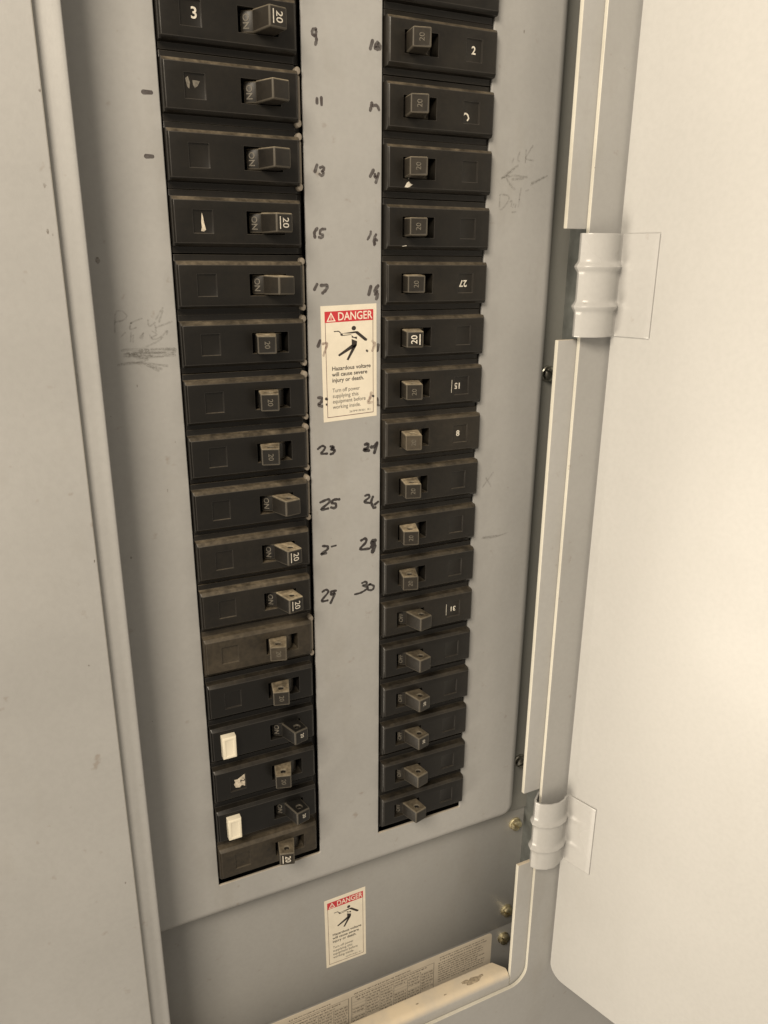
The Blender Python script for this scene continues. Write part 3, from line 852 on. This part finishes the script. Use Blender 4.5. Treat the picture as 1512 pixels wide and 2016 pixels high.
breaker('L', 6, False, clip=True, label='black breaker with framed switch face, beside danger label at handwritten 19', dust=D_mid)
breaker('L', 7, False, clip=True, label='black breaker with framed switch face, beside danger label at handwritten 21', dust=D_mid)
breaker('L', 8, False, clip=True, label='black breaker beside handwritten 23, switch thrown outward', dust=D_mid)
breaker('L', 9, True, frame=False, clip=True, label='black breaker beside handwritten 25, blank dusty switch', dust=D_mid, hdust=(.75, .2, 0))
breaker('L', 10, True, rate='big', label='black breaker with white 20 on its switch, beside handwritten 27', dust=(.7, .12, 0), hdust=(1, .12, 0))
breaker('L', 11, True, rate='big', label='black breaker with white 20 on its switch, beside handwritten 29', dust=(.75, .12, 0), hdust=(1, .12, 0))
breaker('L', 12, False, clip=True, label='brown dust-coated breaker directly below the one beside handwritten 29', dust=D_br, hdust=(.6, .9, 0))
breaker('L', 13, False, label='black breaker with dusty framed switch between brown breaker and white-button breaker', dust=D_lo, hdust=(.7, .25, 0))
breaker('L', 14, True, rate='small', gfci=True, label='black breaker with white test button, directly below a plain black one', dust=(.05, .02, 0), hdust=(0, .0, 0))
breaker('L', 15, False, torn=12, mark=None, label='black breaker with torn white number in pocket, between two white-button breakers', dust=D_lo, hdust=(.5, .15, 0))
breaker('L', 16, True, rate='small', gfci=True, label='black breaker with white test button, directly above brown bottom breaker', dust=(.05, .02, 0), hdust=(0, .0, 0))
breaker('L', 17, False, rate='big', label='brown dusty breaker with white 20, bottom of the row with white buttons', dust=(.3, .46, 0), hdust=(.35, .3, 0))
breaker('R', 0, True, label='black breaker directly above the one beside handwritten 10', dust=D_hi)
breaker('R', 1, True, mark=('2', 4.6, True, 0), label='black breaker with white marker 2, beside handwritten 10', dust=(.7, .12, 0), hdust=(.8, .45, 0))
b2 = breaker('R', 2, True, label='black breaker with scratched white marker, beside handwritten 12', dust=(.7, .12, 0), hdust=(.8, .42, 0))
b3 = breaker('R', 3, True, label='black breaker with white paint speck, beside handwritten 14', dust=(.7, .11, 0), hdust=(.9, .42, 0))
b4 = breaker('R', 4, True, label='black breaker with empty marker pocket, beside handwritten 16', dust=(.6, .08, 0), hdust=(.9, .3, 0))
breaker('R', 5, True, mark=('27', 4.4, False, 1.0), label='black breaker with white upside-down 27, beside handwritten 18', dust=(.6, .12, 0), hdust=(.9, .25, 0))
breaker('R', 6, True, rate='big', label='black breaker with white 20 on its switch, beside danger label', dust=(.6, .10, 0), hdust=(1, .2, 0))
b7 = breaker('R', 7, True, mark=('15', 4.2, False, 2.0), label='black breaker with white upside-down 15, beside danger label', dust=(.5, .12, 0), hdust=(1, .3, 0))
breaker('R', 8, True, mark=('8', 4.2, True, 1.0), label='dusty breaker with white marker 8 and tan switch, beside handwritten 24', dust=(.5, .2, 0), hdust=(1, .95, 0))
breaker('R', 9, True, label='black breaker with empty pocket, beside handwritten 26 and pencil cross', dust=(.5, .10, 0), hdust=(1, .35, 0))
breaker('R', 10, True, label='black breaker with empty pocket, beside handwritten 28 and pencil dash', dust=(.45, .10, 0), hdust=(1, .35, 0))
breaker('R', 11, True, label='black breaker with empty pocket, beside handwritten 30', dust=(.35, .08, 0), hdust=(.55, .35, 0))
b12 = breaker('R', 12, False, frame=False, mark=('31', 3.9, False, 0), label='black breaker with white upside-down 31 in its pocket', dust=(.25, .14, 0), hdust=(.28, .20, 0))
breaker('R', 13, False, frame=False, label='clean black breaker directly below the one marked 31', dust=(.16, .06, 0), hdust=(.28, .20, 0))
breaker('R', 14, False, rate='small', frame=False, label='black breaker with small white 20 on switch, second below the one marked 31', dust=(.16, .06, 0), hdust=(.28, .20, 0))
breaker('R', 15, False, rate='small', frame=False, label='black breaker with small white 20 on switch, third below the one marked 31', dust=(.16, .06, 0), hdust=(.28, .20, 0))
breaker('R', 16, False, frame=False, label='black breaker with blank switch, fourth below the one marked 31', dust=(.16, .05, 0), hdust=(.32, .26, 0))
breaker('R', 17, False, frame=False, label='black breaker with blank switch, bottom of the row with marker 31', dust=(.16, .05, 0), hdust=(.28, .20, 0))

speck(b3, [(19.4, 8.2), (18.2, 6.3), (17.2, 5.6), (16.2, 6.6), (15.0, 6.9), (16.6, 7.9), (17.8, 8.3)])
speck(b3, [(17.6, 4.6), (17.2, 4.9), (17.0, 4.5), (17.3, 4.2)])
speck(b4, [(20.2, 8.4), (18.0, 8.0), (18.0, 8.35), (20.2, 8.6)])  # small glint painted as a sliver in the white print colour
bm = bmesh.new()
ribbon(bm, [(-11.4, 1.2), (-12.4, .4), (-13.6, .9), (-14.2, 2.3), (-13.6, 3.2)], .7, .70)
link('marker_number', bm_mesh(bm, 'worn_mark'), M['white_ink'], b2)

speck(b7, [(-9.75, -3.2), (-9.5, -3.2), (-9.3, 3.4), (-9.55, 3.4)])
speck(b12, [(-10.9, -3.6), (-10.65, -3.6), (-10.65, 3.2), (-10.9, 3.2)])
# fallen grit on the bottom lip
rg = random.Random(11)
for gx, gy, gs in ((228, -12.0, 5.0), (222, -10.5, 2.6), (234, -10.8, 2.0), (150, -12, 1.3), (185, -11, 1.0), (205, -13, .9), (120, -10, 1.2)):
    bm = bmesh.new(); n = 14
    ring = [bm.verts.new((gx + gs * 1.25 * math.cos(2 * math.pi * i / n) * rg.uniform(.7, 1.1), gy + gs * .55 * math.sin(2 * math.pi * i / n) * rg.uniform(.7, 1.1), ZS + .02)) for i in range(n)]
    mid = [bm.verts.new((gx + (v.co.x - gx) * .5, gy + (v.co.y - gy) * .5, ZS + gs * .10 * rg.uniform(.6, 1.3))) for v in ring]
    for i in range(n): bm.faces.new((ring[i], ring[(i + 1) % n], mid[(i + 1) % n], mid[i]))
    bm.faces.new(mid)
    link('grit', bm_mesh(bm, 'grit', smooth=True), M['grit'], panel)
